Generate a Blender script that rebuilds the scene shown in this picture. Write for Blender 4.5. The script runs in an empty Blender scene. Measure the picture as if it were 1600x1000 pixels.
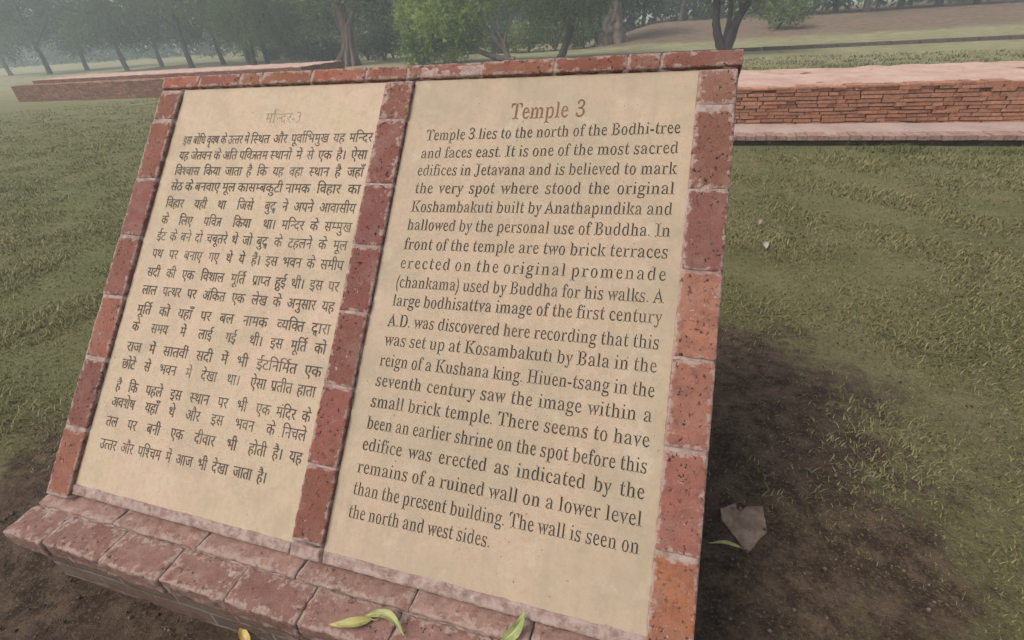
import bpy, bmesh, math, random
import numpy as np
from mathutils import Vector, Matrix, noise
S = bpy.context.scene
COL = S.collection
R = math.radians

# ------------------------------------------------------------------ camera, sky, sun, exposure
CAMZ = 1.6
cam = bpy.data.cameras.new('camera'); cam.sensor_width = 36; cam.lens = 16.875
cam.clip_start = 0.05; cam.clip_end = 1500
camo = bpy.data.objects.new('camera', cam); COL.objects.link(camo)
RT = (0.95805277, 0.28023809, -0.06001253); UP = (-0.09898167, 0.52006686, 0.84837085); BK = (0.26895635, -0.8068439, 0.52598993)
camo.matrix_world = Matrix(((RT[0], UP[0], BK[0], 0), (RT[1], UP[1], BK[1], 0), (RT[2], UP[2], BK[2], CAMZ), (0, 0, 0, 1)))
S.camera = camo
SUN_EL, SUN_AZ = 54, 232            # azimuth measured clockwise from +Y: behind the viewer, to the left
w = bpy.data.worlds.new('World'); S.world = w; w.use_nodes = True
nt = w.node_tree; bg = nt.nodes['Background']
sky = nt.nodes.new('ShaderNodeTexSky'); sky.sky_type = 'NISHITA'; sky.sun_disc = False
sky.sun_elevation = R(SUN_EL); sky.sun_rotation = R(SUN_AZ); sky.air_density = 1.5; sky.dust_density = 4
hs = nt.nodes.new('ShaderNodeHueSaturation'); hs.inputs['Saturation'].default_value = 0.5
nt.links.new(sky.outputs[0], hs.inputs['Color']); nt.links.new(hs.outputs[0], bg.inputs[0])
bg.inputs[1].default_value = 0.11
sl = bpy.data.lights.new('sun', 'SUN'); sl.energy = 1.4; sl.angle = R(24); sl.color = (1, 0.95, 0.86)
so = bpy.data.objects.new('sun', sl); COL.objects.link(so)
sd = Vector((math.sin(R(SUN_AZ)) * math.cos(R(SUN_EL)), math.cos(R(SUN_AZ)) * math.cos(R(SUN_EL)), math.sin(R(SUN_EL))))
so.rotation_euler = sd.to_track_quat('Z', 'Y').to_euler(); so.location = (0, 0, 30)
S.view_settings.view_transform = 'Standard'; S.view_settings.look = 'None'; S.view_settings.exposure = 0.74
S.cycles.max_bounces = 6; S.cycles.volume_bounces = 2; S.cycles.transparent_max_bounces = 8

# ------------------------------------------------------------------ helpers
rnd = random.Random(7)
rng = np.random.default_rng(11)
def ray(px, py):
    a, b = (px - 800) / 750, (500 - py) / 750
    return Vector((RT[0]*a + UP[0]*b - BK[0], RT[1]*a + UP[1]*b - BK[1], RT[2]*a + UP[2]*b - BK[2]))
def at(px, py, z=0.0):                      # point of the level plane z
    v = ray(px, py); return Vector((0, 0, CAMZ)) + v * ((z - CAMZ) / v.z)
def aty(px, py, y):                         # point at distance y
    v = ray(px, py); return Vector((0, 0, CAMZ)) + v * (y / v.y)
TL = Vector((-0.8274, 1.6383, 1.4506)); PD = Vector((0, -0.675224, -0.737613)); PN = Vector((0, -0.737613, 0.675224))
def P(u, v, h=0.0):                         # point of the sloping face: u right, v down the slope, h out of it
    return TL + Vector((u, 0, 0)) + PD * v + PN * h
def uv(px, py):
    v = ray(px, py); o = Vector((0, 0, CAMZ)); k = ((TL - o).dot(PN)) / v.dot(PN); q = o + v * k - TL
    return q.x, q.dot(PD)
def s2l(c): return tuple((x/255/12.92 if x/255 <= .04045 else ((x/255+.055)/1.055)**2.4) for x in c)
def thing(name, label, cat, loc=(0, 0, 0), group=None):
    o = bpy.data.objects.new(name, None); COL.objects.link(o); o.location = loc; o.empty_display_size = .2
    return tag(o, label, cat, group)
def tag(o, label=None, cat=None, group=None, kind=None):
    if label: o['label'] = label
    if cat: o['category'] = cat
    if group: o['group'] = group
    if kind: o['kind'] = kind
    return o
def mesh(name, verts, faces, material, parent=None, attrs=None, smooth=True, loc=None):
    """one mesh object; verts are world coordinates, stored relative to the root of its thing"""
    root = parent
    while root is not None and root.parent is not None: root = root.parent
    off = np.array(root.location if root is not None else (loc or (0, 0, 0)), dtype=float)
    V = np.asarray(verts, dtype=float).reshape(-1, 3) - off
    me = bpy.data.meshes.new(name)
    if isinstance(faces, np.ndarray):
        n, k = faces.shape
        me.vertices.add(len(V)); me.vertices.foreach_set('co', V.astype(np.float32).ravel())
        me.loops.add(n*k); me.loops.foreach_set('vertex_index', faces.astype(np.int32).ravel())
        me.polygons.add(n); me.polygons.foreach_set('loop_start', np.arange(0, n*k, k, dtype=np.int32))
        me.update(calc_edges=True)
    else:
        me.from_pydata([tuple(v) for v in V], [], faces)
    for an, vals in (attrs or {}).items():
        vals = np.asarray(vals, dtype=np.float32)
        if vals.ndim == 1:
            a = me.attributes.new(an, 'FLOAT', 'POINT'); a.data.foreach_set('value', vals)
        else:
            a = me.attributes.new(an, 'FLOAT_COLOR', 'POINT')
            a.data.foreach_set('color', np.c_[vals, np.ones(len(vals))].astype(np.float32).ravel())
    me.materials.append(material)
    if smooth: me.polygons.foreach_set('use_smooth', np.ones(len(me.polygons), dtype=bool))
    o = bpy.data.objects.new(name, me); COL.objects.link(o)
    if parent is not None: o.parent = parent
    elif loc: o.location = loc
    return o
class MB:
    def __init__(s): s.v = []; s.f = []; s.a = {}; s.n = 0
    def add(s, v, f, **attrs):
        v = [tuple(p) for p in v]; b = len(s.v); s.v += v; s.f += [tuple(i + b for i in q) for q in f]
        for k, x in attrs.items():
            s.a.setdefault(k, []).extend(x if isinstance(x, list) else [x] * len(v))
    def box(s, lo, hi, **attrs):
        (a, b, c), (d, e, f) = lo, hi
        s.add([(a,b,c),(d,b,c),(d,e,c),(a,e,c),(a,b,f),(d,b,f),(d,e,f),(a,e,f)],
              [(0,3,2,1),(4,5,6,7),(0,1,5,4),(1,2,6,5),(2,3,7,6),(3,0,4,7)], **attrs)
    def tube(s, pts, rad, n=8, rough=0.0, sd=0, cap=True):
        pts = [Vector(p) for p in pts]; b = len(s.v); V = []; F = []
        for i, p in enumerate(pts):
            t = (pts[min(i+1, len(pts)-1)] - pts[max(i-1, 0)]).normalized()
            x = t.cross(Vector((0.13, 1, 0.07))).normalized(); y = t.cross(x)
            for k in range(n):
                a = 2*math.pi*k/n; r = rad[i]
                if rough: r *= 1 + rough * (noise.noise(Vector((math.cos(a)*1.7+sd, math.sin(a)*1.7, i*.45+sd))))
                V.append(p + (x*math.cos(a) + y*math.sin(a))*r)
        for i in range(len(pts)-1):
            for k in range(n):
                k2 = (k+1) % n; F.append((i*n+k, i*n+k2, (i+1)*n+k2, (i+1)*n+k))
        if cap: F.append(tuple(range(n-1, -1, -1))); F.append(tuple((len(pts)-1)*n+k for k in range(n)))
        s.add(V, F)
    def build(s, name, m, parent=None, **kw):
        return mesh(name, s.v, s.f, m, parent, attrs=s.a, **kw)
def curve(pts, n=10):                       # Catmull-Rom through the points
    pts = [Vector(p) for p in pts]; q = [pts[0]*2-pts[1]] + pts + [pts[-1]*2-pts[-2]]; out = []
    for i in range(1, len(q)-2):
        for k in range(n):
            t = k/n; a, b, c, d = q[i-1], q[i], q[i+1], q[i+2]
            out.append(.5*((2*b) + (c-a)*t + (2*a-5*b+4*c-d)*t*t + (3*b-a-3*c+d)*t*t*t))
    return out + [pts[-1]]

# ------------------------------------------------------------------ materials
class NT:
    def __init__(s, name, rough=.8, spec=.3):
        s.m = bpy.data.materials.new(name); s.m.use_nodes = True; s.t = s.m.node_tree
        s.b = s.t.nodes['Principled BSDF']; s.b.inputs['Roughness'].default_value = rough; s.b.inputs['Specular IOR Level'].default_value = spec
        s.geo = s.t.nodes.new('ShaderNodeTexCoord').outputs['Object']
    def link(s, a, b): s.t.links.new(a, b)
    def noise(s, scale, detail=4, rough=.55, vec=None, dist=0.0):
        n = s.t.nodes.new('ShaderNodeTexNoise'); n.inputs['Scale'].default_value = scale; n.inputs['Detail'].default_value = detail
        n.inputs['Roughness'].default_value = rough; n.inputs['Distortion'].default_value = dist; s.link(vec or s.geo, n.inputs['Vector']); return n.outputs['Fac']
    def voro(s, scale, feature='F1', vec=None, rnd=1.0):
        n = s.t.nodes.new('ShaderNodeTexVoronoi'); n.feature = feature; n.inputs['Scale'].default_value = scale; n.inputs['Randomness'].default_value = rnd
        s.link(vec or s.geo, n.inputs['Vector']); return n.outputs['Distance']
    def scale(s, v, loc=(0, 0, 0), rot=(0, 0, 0)):
        n = s.t.nodes.new('ShaderNodeMapping'); n.inputs['Scale'].default_value = v; n.inputs['Location'].default_value = loc; n.inputs['Rotation'].default_value = rot
        s.link(s.geo, n.inputs['Vector']); return n.outputs[0]
    def ramp(s, fac, lo, hi, a=0.0, b=1.0):
        n = s.t.nodes.new('ShaderNodeMapRange'); n.interpolation_type = 'SMOOTHSTEP'
        n.inputs[1].default_value = lo; n.inputs[2].default_value = hi; n.inputs[3].default_value = a; n.inputs[4].default_value = b
        s.link(fac, n.inputs[0]); return n.outputs[0]
    def mix(s, fac, a, b, mode='MIX'):
        n = s.t.nodes.new('ShaderNodeMix'); n.data_type = 'RGBA'; n.blend_type = mode
        for sock, x in ((n.inputs[0], fac), (n.inputs[6], a), (n.inputs[7], b)):
            if isinstance(x, (int, float)): sock.default_value = x
            elif isinstance(x, tuple): sock.default_value = x if len(x) == 4 else (*x, 1)
            else: s.link(x, sock)
        return n.outputs[2]
    def math(s, op, a, b=0.0):
        n = s.t.nodes.new('ShaderNodeMath'); n.operation = op
        for sock, x in ((n.inputs[0], a), (n.inputs[1], b)):
            if isinstance(x, (int, float)): sock.default_value = x
            else: s.link(x, sock)
        return n.outputs[0]
    def attr(s, name, out='Fac'):
        n = s.t.nodes.new('ShaderNodeAttribute'); n.attribute_name = name; return n.outputs[out]
    def rand(s): return s.t.nodes.new('ShaderNodeObjectInfo').outputs['Random']
    def bump(s, h, dist, strength=1.0):
        n = s.t.nodes.new('ShaderNodeBump'); n.inputs['Distance'].default_value = dist; n.inputs['Strength'].default_value = strength
        s.link(h, n.inputs['Height']); s.link(n.outputs[0], s.b.inputs['Normal'])
    def color(s, c):
        if isinstance(c, tuple): s.b.inputs['Base Color'].default_value = (*c, 1)
        else: s.link(c, s.b.inputs['Base Color'])
        return s.m
MORTAR = (.36, .27, .245)

def m_brick():
    t = NT('weathered_brick', .85, .2)
    tint = t.attr('tint', 'Color'); edge = t.attr('edge'); smear = t.attr('smear')
    n1 = t.noise(26, 6, .65); n2 = t.noise(9, 3); n3 = t.noise(170, 3, .6)
    c = t.mix(t.ramp(n1, .38, .68), tint, t.mix(.7, tint, (.13, .055, .04)))
    c = t.mix(t.ramp(n2, .5, .68, 0, .3), c, (.23, .14, .12))
    c = t.mix(t.ramp(n3, .5, .75, 0, .3), c, (.10, .032, .022))
    c = t.mix(t.ramp(t.noise(300, 2, .6), .40, .72, 0, .45), c, t.mix(.5, tint, (.30, .17, .13)))
    # lime and mortar left on the edges
    d = t.math('SUBTRACT', edge, t.math('MULTIPLY', t.math('SUBTRACT', t.noise(38, 7, .68), .47), t.math('MULTIPLY', smear, .085)))
    sm = t.ramp(d, -.001, .005, 1, 0)
    wash = t.math('MULTIPLY', t.ramp(t.noise(13, 7, .75, t.scale((1, 1, 1), (3.1, 1.7, 4.2)), .6), .52, .78, 0, .5), t.math('MULTIPLY', smear, .7))
    c = t.mix(wash, c, (.29, .20, .165))
    c = t.mix(t.math('MULTIPLY', sm, t.ramp(t.noise(110, 4, .7), .25, .6, .2, .85)), c, (.30, .22, .185))
    # pale lime specks and dark pits
    sp = t.math('MULTIPLY', t.ramp(t.noise(85, 5, .75, t.scale((1, 1, 1), (9, 2, 5))), .58, .66), t.ramp(t.noise(11, 3, .6, t.scale((1, 1, 1), (1, 8, 3))), .56, .66))
    c = t.mix(sp, c, (.40, .34, .31))
    dens = t.ramp(t.noise(6, 2, .5, t.scale((1, 1, 1), (6, 6, 1))), .35, .6, .25, 1)
    pit = t.math('MULTIPLY', t.math('MULTIPLY', t.ramp(t.noise(80, 5, .7, t.scale((1, .8, .8))), .60, .66), dens), t.attr('pits'))
    c = t.mix(pit, c, (.022, .012, .010))
    h = t.math('SUBTRACT', t.math('ADD', t.math('MULTIPLY', n1, .6), t.math('MULTIPLY', n3, .45)), t.math('MULTIPLY', pit, 1.3))
    t.bump(h, .004, .9)
    return t.color(c)
def m_mortar():
    t = NT('lime_mortar', .9, .15)
    c = t.mix(t.ramp(t.noise(34, 7, .7), .38, .64), (.33, .245, .215), (.21, .13, .107))
    c = t.mix(t.ramp(t.noise(55, 5, .7, t.scale((1, 1, 1), (4, 4, 4))), .56, .70, 0, .6), c, (.42, .345, .305))
    t.bump(t.noise(120, 5, .7), .003, .9)
    return t.color(c)
def m_plaster(name, base, pink, grey):
    t = NT(name, .75, .25)
    big = t.noise(2.6, 4, .6, dist=.8)
    c = t.mix(t.ramp(big, .40, .60), base, pink)
    streak = t.noise(16, 5, .65, t.scale((1.8, .16, .16), (2, 0, 1)), .3)
    c = t.mix(t.ramp(streak, .46, .70, 0, .32), c, grey)
    c = t.mix(t.ramp(t.noise(16, 4, .6, t.scale((1.5, .14, .14), (8, 3, 1)), .3), .54, .74, 0, .3), c, pink)
    c = t.mix(t.ramp(t.noise(5.5, 6, .66, t.scale((1, 1, 1), (7, 3, 1)), .5), .46, .72, 0, .5), c, (.27, .218, .155))
    c = t.mix(t.ramp(t.noise(9, 6, .66, t.scale((1, 1, 1), (1, 9, 4)), .4), .54, .70, 0, .5), c, (.44, .36, .27))
    c = t.mix(t.ramp(t.noise(60, 5, .7), .42, .72, 0, .30), c, (.25, .195, .135))
    c = t.mix(t.ramp(t.noise(230, 3, .7), .45, .75, 0, .25), c, (.22, .17, .12))
    spk = t.math('MULTIPLY', t.ramp(t.noise(130, 2, .5, t.scale((1, 1, 1), (5, 1, 2))), .70, .74), t.ramp(t.noise(5, 2), .46, .60))
    c = t.mix(spk, c, (.10, .075, .05))
    t.bump(t.math('ADD', t.math('MULTIPLY', t.noise(14, 5, .6), .8), t.math('MULTIPLY', t.noise(190, 3), .16)), .006, .55)
    return t.color(c)
def m_letter(name, col, worn, lo, hi, full=1.0):
    t = NT(name, .8, .2)
    wear = t.ramp(t.noise(13, 4, .6), lo, hi); fine = t.ramp(t.noise(150, 3, .6), .35, .7)
    c = t.mix(t.math('MULTIPLY', t.math('ADD', t.math('MULTIPLY', wear, .75), t.math('MULTIPLY', fine, .18)), full), col, worn)
    return t.color(c)
def m_ground():
    t = NT('ground_soil_and_lawn', .95, .1)
    soil = t.attr('soil'); lit = t.attr('litter')
    g = t.mix(t.ramp(t.noise(1.3, 5, .6), .38, .66), (.125, .118, .052), (.20, .172, .09))
    g = t.mix(t.ramp(t.noise(.11, 4, .55), .4, .62, 0, .7), g, (.135, .145, .06))
    g = t.mix(t.ramp(t.noise(26, 5, .7), .45, .75, 0, .6), g, (.06, .055, .024)); g = t.mix(t.ramp(t.noise(2.3, 6, .7), .52, .68, 0, .75), g, (.19, .15, .09)); g = t.mix(t.ramp(t.noise(110, 4, .8), .46, .62, 0, .6), g, (.055, .055, .022)); g = t.mix(t.ramp(t.noise(95, 4, .8, t.scale((1, 1, 1), (5, 2, 0))), .52, .64, 0, .6), g, (.29, .24, .13))
    g = t.mix(t.math('MULTIPLY', t.attr('dry'), t.ramp(t.noise(.35, 5, .6), .3, .6, .5, .95)), g, t.mix(t.ramp(t.noise(1.7, 7, .75), .36, .64), (.30, .27, .16), (.20, .19, .095)))
    so = t.mix(t.ramp(t.noise(9, 8, .78), .38, .66), (.043, .029, .020), (.135, .093, .064))  # dark moist soil, with some tree shade put into its colour
    so = t.mix(t.ramp(t.noise(85, 5, .75), .52, .66, 0, .85), so, (.18, .125, .085))
    so = t.mix(t.ramp(t.noise(60, 5, .75, t.scale((1, 1, 1), (3, 7, 0))), .54, .68, 0, .8), so, (.024, .018, .014))
    so = t.mix(t.ramp(t.noise(1.4, 5, .6), .46, .66, 0, .5), so, (.095, .06, .048))
    f = t.ramp(t.math('ADD', soil, t.math('MULTIPLY', t.math('SUBTRACT', t.noise(3.5, 8, .75), .5), 1.7)), .38, .72)
    c = t.mix(f, g, so)
    l = t.mix(t.ramp(t.noise(3, 6, .7), .38, .66), (.20, .135, .10), (.125, .09, .06))
    l = t.mix(t.ramp(t.noise(.5, 4), .5, .66, 0, .5), l, (.12, .11, .05))
    f2 = t.ramp(t.math('ADD', lit, t.math('MULTIPLY', t.math('SUBTRACT', t.noise(.7, 5), .5), .6)), .35, .65)
    c = t.mix(f2, c, l)
    t.bump(t.math('ADD', t.noise(22, 8, .75), t.math('MULTIPLY', t.noise(120, 4, .7), .4)), .03, .9)
    return t.color(c)
def m_leaf(name, a, b, c3, trans=.3):
    t = NT(name, .6, .25)
    lv = t.attr('lv')
    c = t.mix(t.ramp(lv, .1, .75), a, b); c = t.mix(t.ramp(lv, .78, 1.0, 0, .8), c, c3)
    c = t.mix(t.math('MULTIPLY', t.rand(), .35), c, t.mix(.5, c, (.07, .085, .03)))
    t.color(c)
    tr = t.t.nodes.new('ShaderNodeBsdfTranslucent'); t.link(c, tr.inputs['Color'])
    mx = t.t.nodes.new('ShaderNodeMixShader'); mx.inputs[0].default_value = trans
    out = t.t.nodes['Material Output']; t.link(t.b.outputs[0], mx.inputs[1]); t.link(tr.outputs[0], mx.inputs[2]); t.link(mx.outputs[0], out.inputs['Surface'])
    return t.m
def m_bark(name, a, b, sc=6):
    t = NT(name, .9, .15)
    c = t.mix(t.ramp(t.noise(sc, 6, .65, t.scale((1, 1, .25))), .35, .68), a, b)
    t.bump(t.noise(sc*3, 6, .7, t.scale((1, 1, .3))), .05, .8)
    return t.color(c)
def m_wallbrick(name, a, b, mortar, bw=.24, rh=.062):
    """courses of thin old bricks"""
    t = NT(name, .9, .15)
    n = t.t.nodes.new('ShaderNodeTexBrick'); n.inputs['Scale'].default_value = 1.0
    n.inputs['Brick Width'].default_value = bw; n.inputs['Row Height'].default_value = rh; n.inputs['Mortar Size'].default_value = .008; n.inputs['Mortar Smooth'].default_value = .3
    n.inputs['Color1'].default_value = (*a, 1); n.inputs['Color2'].default_value = (*b, 1); n.inputs['Mortar'].default_value = (*mortar, 1)
    sx = t.t.nodes.new('ShaderNodeSeparateXYZ'); t.link(t.geo, sx.inputs[0]); cx = t.t.nodes.new('ShaderNodeCombineXYZ')
    t.link(t.math('ADD', sx.outputs[0], sx.outputs[1]), cx.inputs[0])
    wob = t.math('MULTIPLY', t.math('SUBTRACT', t.noise(4, 4, .6), .5), .085)
    t.link(t.math('ADD', sx.outputs[2], wob), cx.inputs[1]); t.link(cx.outputs[0], n.inputs['Vector'])
    c = t.mix(t.ramp(t.noise(9, 6, .7), .44, .62, 0, .8), n.outputs['Color'], (.12, .068, .05))
    c = t.mix(t.ramp(t.noise(4, 5, .7, t.scale((1, 1, 1), (3, 3, 3))), .56, .72, 0, .6), c, (.34, .27, .23))
    t.bump(t.math('SUBTRACT', t.math('MULTIPLY', t.noise(30, 5, .7), .5), n.outputs['Fac']), .02, .8)
    return t.color(c)
def m_paving(name, a, b):
    t = NT(name, .9, .15)
    c = t.mix(t.ramp(t.noise(2.2, 6, .65), .35, .7), a, b)
    c = t.mix(t.ramp(t.voro(4.5, 'DISTANCE_TO_EDGE'), .0, .05, .22, 0), c, (.16, .10, .08))
    c = t.mix(t.ramp(t.noise(40, 4, .7), .5, .75, 0, .4), c, (.48, .36, .31))
    t.bump(t.noise(35, 5, .7), .01, .7)
    return t.color(c)
def m_fallen(name, a, b, rib):
    t = NT(name, .5, .4)
    c = t.mix(t.ramp(t.noise(28, 4, .6), .38, .62), a, b)
    c = t.mix(t.ramp(t.noise(70, 5, .7), .55, .68, 0, .75), c, (.15, .085, .035))
    c = t.mix(t.ramp(t.attr('rib'), .80, .95), c, rib)
    return t.color(c)
def m_stone(name, a, b):
    t = NT(name, .9, .15)
    c = t.mix(t.ramp(t.noise(14, 6, .65), .38, .66), a, b)
    c = t.mix(t.ramp(t.noise(60, 3, .6), .66, .72), c, (.06, .045, .04))
    t.bump(t.noise(50, 6, .7), .008, .9)
    return t.color(c)

BRICK, MORT = m_brick(), m_mortar()
GROUND = m_ground()

# ------------------------------------------------------------------ ground: one sheet to the horizon
def sstep(x): x = np.clip(x, 0, 1); return x*x*(3-2*x)
def terrain(x, y):
    z = .85*sstep((y-29)/10)*sstep((x+6)/5)
    return z + .25*sstep((y-45)/20)*(1-sstep((x+6)/5))
def soil_mask(x, y):
    dx = np.maximum(np.maximum(-1.95 - x, x - .18), 0); dy = np.maximum(np.maximum(.2 - y, y - 1.9), 0)
    return 1 - sstep((np.hypot(dx, dy) - .05) / 1.75)
def axis(lo, hi, d, far, grow=1.16):
    a = list(np.arange(lo, hi + 1e-6, d)); s = d; x = a[-1]
    while x < far: s *= grow; x += s; a.append(x)
    b = []; s = d; x = a[0]
    while x > -far: s *= grow; x -= s; b.append(x)
    return np.array(b[::-1] + a)
gx, gy = axis(-3, 3, .035, 330), axis(0, 4.5, .035, 330)
X, Y = np.meshgrid(gx, gy)
Zg = terrain(X, Y)
near = (np.abs(X) < 4) & (Y > -1) & (Y < 6)
sm = soil_mask(X, Y)
for j, i in zip(*np.nonzero(near)):
    q = Vector((X[j, i]*5, Y[j, i]*5, 0)); Zg[j, i] += .016*(noise.fractal(q, 1, 2, 5) if True else 0) * (.35 + sm[j, i]) - .010
far_mask = ~near
Zg[far_mask] -= .0
nx, ny = len(gx), len(gy)
idx = np.arange(nx*ny).reshape(ny, nx)
F = np.stack([idx[:-1, :-1], idx[:-1, 1:], idx[1:, 1:], idx[1:, :-1]], -1).reshape(-1, 4)
lit = sstep((Y-28.5)/4)*sstep((X+7)/3)*(1-sstep((Y-70)/10))
ground = mesh('ground', np.stack([X, Y, Zg], -1).reshape(-1, 3), F, GROUND, attrs={'soil': sm.ravel(), 'litter': lit.ravel(), 'dry': sstep((Y-9)/14).ravel()})
tag(ground, kind='structure')

# ------------------------------------------------------------------ the inscription board
board = thing('inscription_board', 'large sloping brick board with two plastered panels of painted inscription', 'information board', (-0.88, 1.2, 0))
def rounded(mb, c, half, axes, r, seed, tint, smear=1.0, pits=1.0, step=.0065, rough=.0016):
    """one weathered brick: a box of half sizes along axes, edges worn round, surface uneven"""
    n = [max(2, min(44, int(round(2*h/step)))) for h in half]
    vid = {}; V = []; E = []; Fc = []
    def vert(i, j, k):
        key = (i, j, k)
        if key in vid: return vid[key]
        p = [half[a]*(2*q/n[a]-1) for a, q in enumerate(key)]
        cl = [max(-(half[a]-r), min(half[a]-r, p[a])) for a in range(3)]
        dv = Vector([p[a]-cl[a] for a in range(3)])
        if dv.length > 1e-9 and sum(1 for a in range(3) if abs(p[a]-cl[a]) > 1e-9) > 1:
            m = max(abs(x) for x in dv); dv = dv.normalized()*m
        q = Vector(cl) + dv
        e = sorted(half[a]-abs(p[a]) for a in range(3))[1]
        world = c + axes[0]*q[0] + axes[1]*q[1] + axes[2]*q[2]
        nz = noise.fractal(world*22 + Vector((seed*3.1, 0, 0)), 1, 2, 4); ch = noise.noise(world*55 + Vector((0, seed, 0)))
        k2 = rough*nz - (.0035*max(0, ch-.25)/.5 if e < .008 else 0)
        d = (axes[0]*dv[0] + axes[1]*dv[1] + axes[2]*dv[2])
        if d.length > 1e-9: world = world + d.normalized()*k2
        vid[key] = len(V); V.append(world); E.append(e); return vid[key]
    for a in range(3):
        b, d = (a+1) % 3, (a+2) % 3
        for side in (0, n[a]):
            for i in range(n[b]):
                for j in range(n[d]):
                    q = []
                    for (ii, jj) in ((i, j), (i+1, j), (i+1, j+1), (i, j+1)):
                        k = [0, 0, 0]; k[a] = side; k[b] = ii; k[d] = jj; q.append(vert(*k))
                    Fc.append(tuple(q) if side else tuple(q[::-1]))
    mb.add(V, Fc, edge=E, tint=[tint]*len(V), smear=smear, pits=pits)
AX = (Vector((1, 0, 0)), PD, PN)
def face_brick(mb, u0, u1, v0, v1, h0, h1, seed, tint, **kw):
    f = random.Random(seed).uniform(.86, 1.2); g_ = random.Random(seed+500).uniform(.88, 1.14); tint = (tint[0]*f, tint[1]*f*g_, tint[2]*f)
    c = P((u0+u1)/2, (v0+v1)/2, (h0+h1)/2)
    rounded(mb, c, ((u1-u0)/2, (v1-v0)/2, (h1-h0)/2), AX, kw.pop('r', .0032), seed, tint, **kw)
DARKRED, RED, ORANGE, MAROON, PINK = (.155, .056, .041), (.185, .064, .042), (.22, .07, .038), (.14, .054, .041), (.26, .13, .105)
# body of masonry behind the face, with the sloping bed the bricks and plaster sit on
U0, U1 = -1.112, 1.005
def prof(h): return [P(0, -.05, h), P(0, 1.56, h)]
mb = MB()
yz = [(P(0, -.046, -.022).y, P(0, -.046, -.022).z), (1.80, P(0, -.046, -.022).z - .03), (1.80, -.05), (.475, -.05), (.475, .245), (.60, .245), (P(0, 1.53, -.022).y, P(0, 1.53, -.022).z)]
xs = (TL.x + U0, TL.x + U1)
V = [(x, y, z) for x in xs for (y, z) in yz]; n = len(yz)
Fc = [tuple(range(n)), tuple(range(2*n-1, n-1, -1))] + [(i, n+i, n+(i+1) % n, (i+1) % n) for i in range(n)]
mb.add(V, Fc)
WB = m_wallbrick('grey_brown_masonry', (.15, .10, .075), (.10, .075, .06), (.20, .165, .145), .24, .075)
mb.build('masonry_core', WB, board, smooth=False)

# mortar beds
def bed(mb, u0, u1, v0, v1, h0, h1, seed, amp=.002, du=.008, edge_amp=0.0):
    nu, nv = max(2, int((u1-u0)/du)), max(2, int((v1-v0)/du))
    V = []; Fc = []
    for j in range(nv+1):
        for i in range(nu+1):
            u = u0+(u1-u0)*i/nu; v = v0+(v1-v0)*j/nv
            if edge_amp:
                q = edge_amp*noise.fractal(Vector((u*14, seed, v*14)), 1, 2, 4)
                if j == 0: v += q
                if i == 0: u += q*.5
                if i == nu: u += q*.5
            hh = h1 + amp*noise.fractal(Vector((u*30, v*30, seed)), 1, 2, 4)
            if j in (0, nv) or i in (0, nu): hh = h0
            V.append(P(u, v, hh))
    for j in range(nv):
        for i in range(nu):
            a = j*(nu+1)+i; Fc.append((a, a+nu+1, a+nu+2, a+1))
    mb.add(V, Fc)

# dividing column and the two end piers
vj_div = [.006, .149, .380, .592, .810, 1.042, 1.279, 1.492]
vj_pier = [.006, .128, .372, .603, .836, 1.065, 1.313, 1.540]
def column(name, u0, u1, vj, tints, gaps, seed, label=None, smears=None):
    m1 = MB()
    for k in range(len(vj)-1):
        g0 = gaps[k]; g1 = gaps[k+1]
        face_brick(m1, u0+rnd.uniform(0, .003), u1-rnd.uniform(0, .003), vj[k]+g0, vj[k+1]-g1, -.05, .0140+rnd.uniform(-.0012, .0012), seed+k, tints[k], smear=(smears or [1]*9)[k], pits=1.0)
    o = m1.build(name, BRICK, board)
    if label: o['label'] = label
    m2 = MB(); bed(m2, u0-.006, u1+.003, .0, vj[-1]+.012, -.02, .0112, seed, .0016)
    m2.build('mortar_joints', MORT, o)
    return o
column('brick_divider', -.107, .0, vj_div, [DARKRED, DARKRED, MAROON, DARKRED, (.16, .058, .042), (.165, .058, .042), (.16, .05, .036)],
       [.003, .0035, .003, .0035, .0035, .004, .0035, .003], 10, 'dark red brick column between the two panels', [2.2, 1.6, 1.0, 1.0, .8, .8, .9])
column('brick_pier', .9, 1.006, vj_pier, [(.175, .072, .052), (.165, .062, .045), (.17, .072, .055), (.26, .112, .071), (.225, .094, .064), (.21, .084, .058), (.265, .092, .048)],
       [.003, .010, .0035, .004, .0035, .004, .006, .003], 30, 'right hand brick pier with orange lower bricks', [1.4, 1.3, .8, .8, 1.2, .9, 1.0])
column('brick_pier', -1.113, -1.007, [v+.012 for v in vj_pier], [DARKRED, RED, MAROON, DARKRED, RED, DARKRED, RED], [.004, .008, .005, .006, .005, .006, .006, .004], 50)

# top course
m1 = MB(); uj = [-1.118, -.93, -.735, -.632, -.415, -.192, -.031, .022, .235, .476, .697, .793, 1.016]
tt = [ORANGE, RED, ORANGE, (.20, .066, .034), (.21, .064, .03), (.17, .056, .034), (.175, .072, .05), (.17, .052, .03), (.155, .054, .035), (.165, .05, .028), (.15, .05, .034), (.135, .045, .033)]
for k in range(len(uj)-1):
    face_brick(m1, uj[k]+.0018, uj[k+1]-.0018, -.053, -.003, -.105, .013+rnd.uniform(-.002, .002), 70+k, tt[k], smear=1.1 if k < 8 else .8, pits=.8, r=.0038)
tc = m1.build('brick_top_course', BRICK, board); tc['label'] = 'orange red brick course capping the board'
m2 = MB(); bed(m2, -1.112, 1.008, -.0515, .004, -.04, .0112, 3, .0015); m2.build('mortar_joints', MORT, tc)

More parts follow.
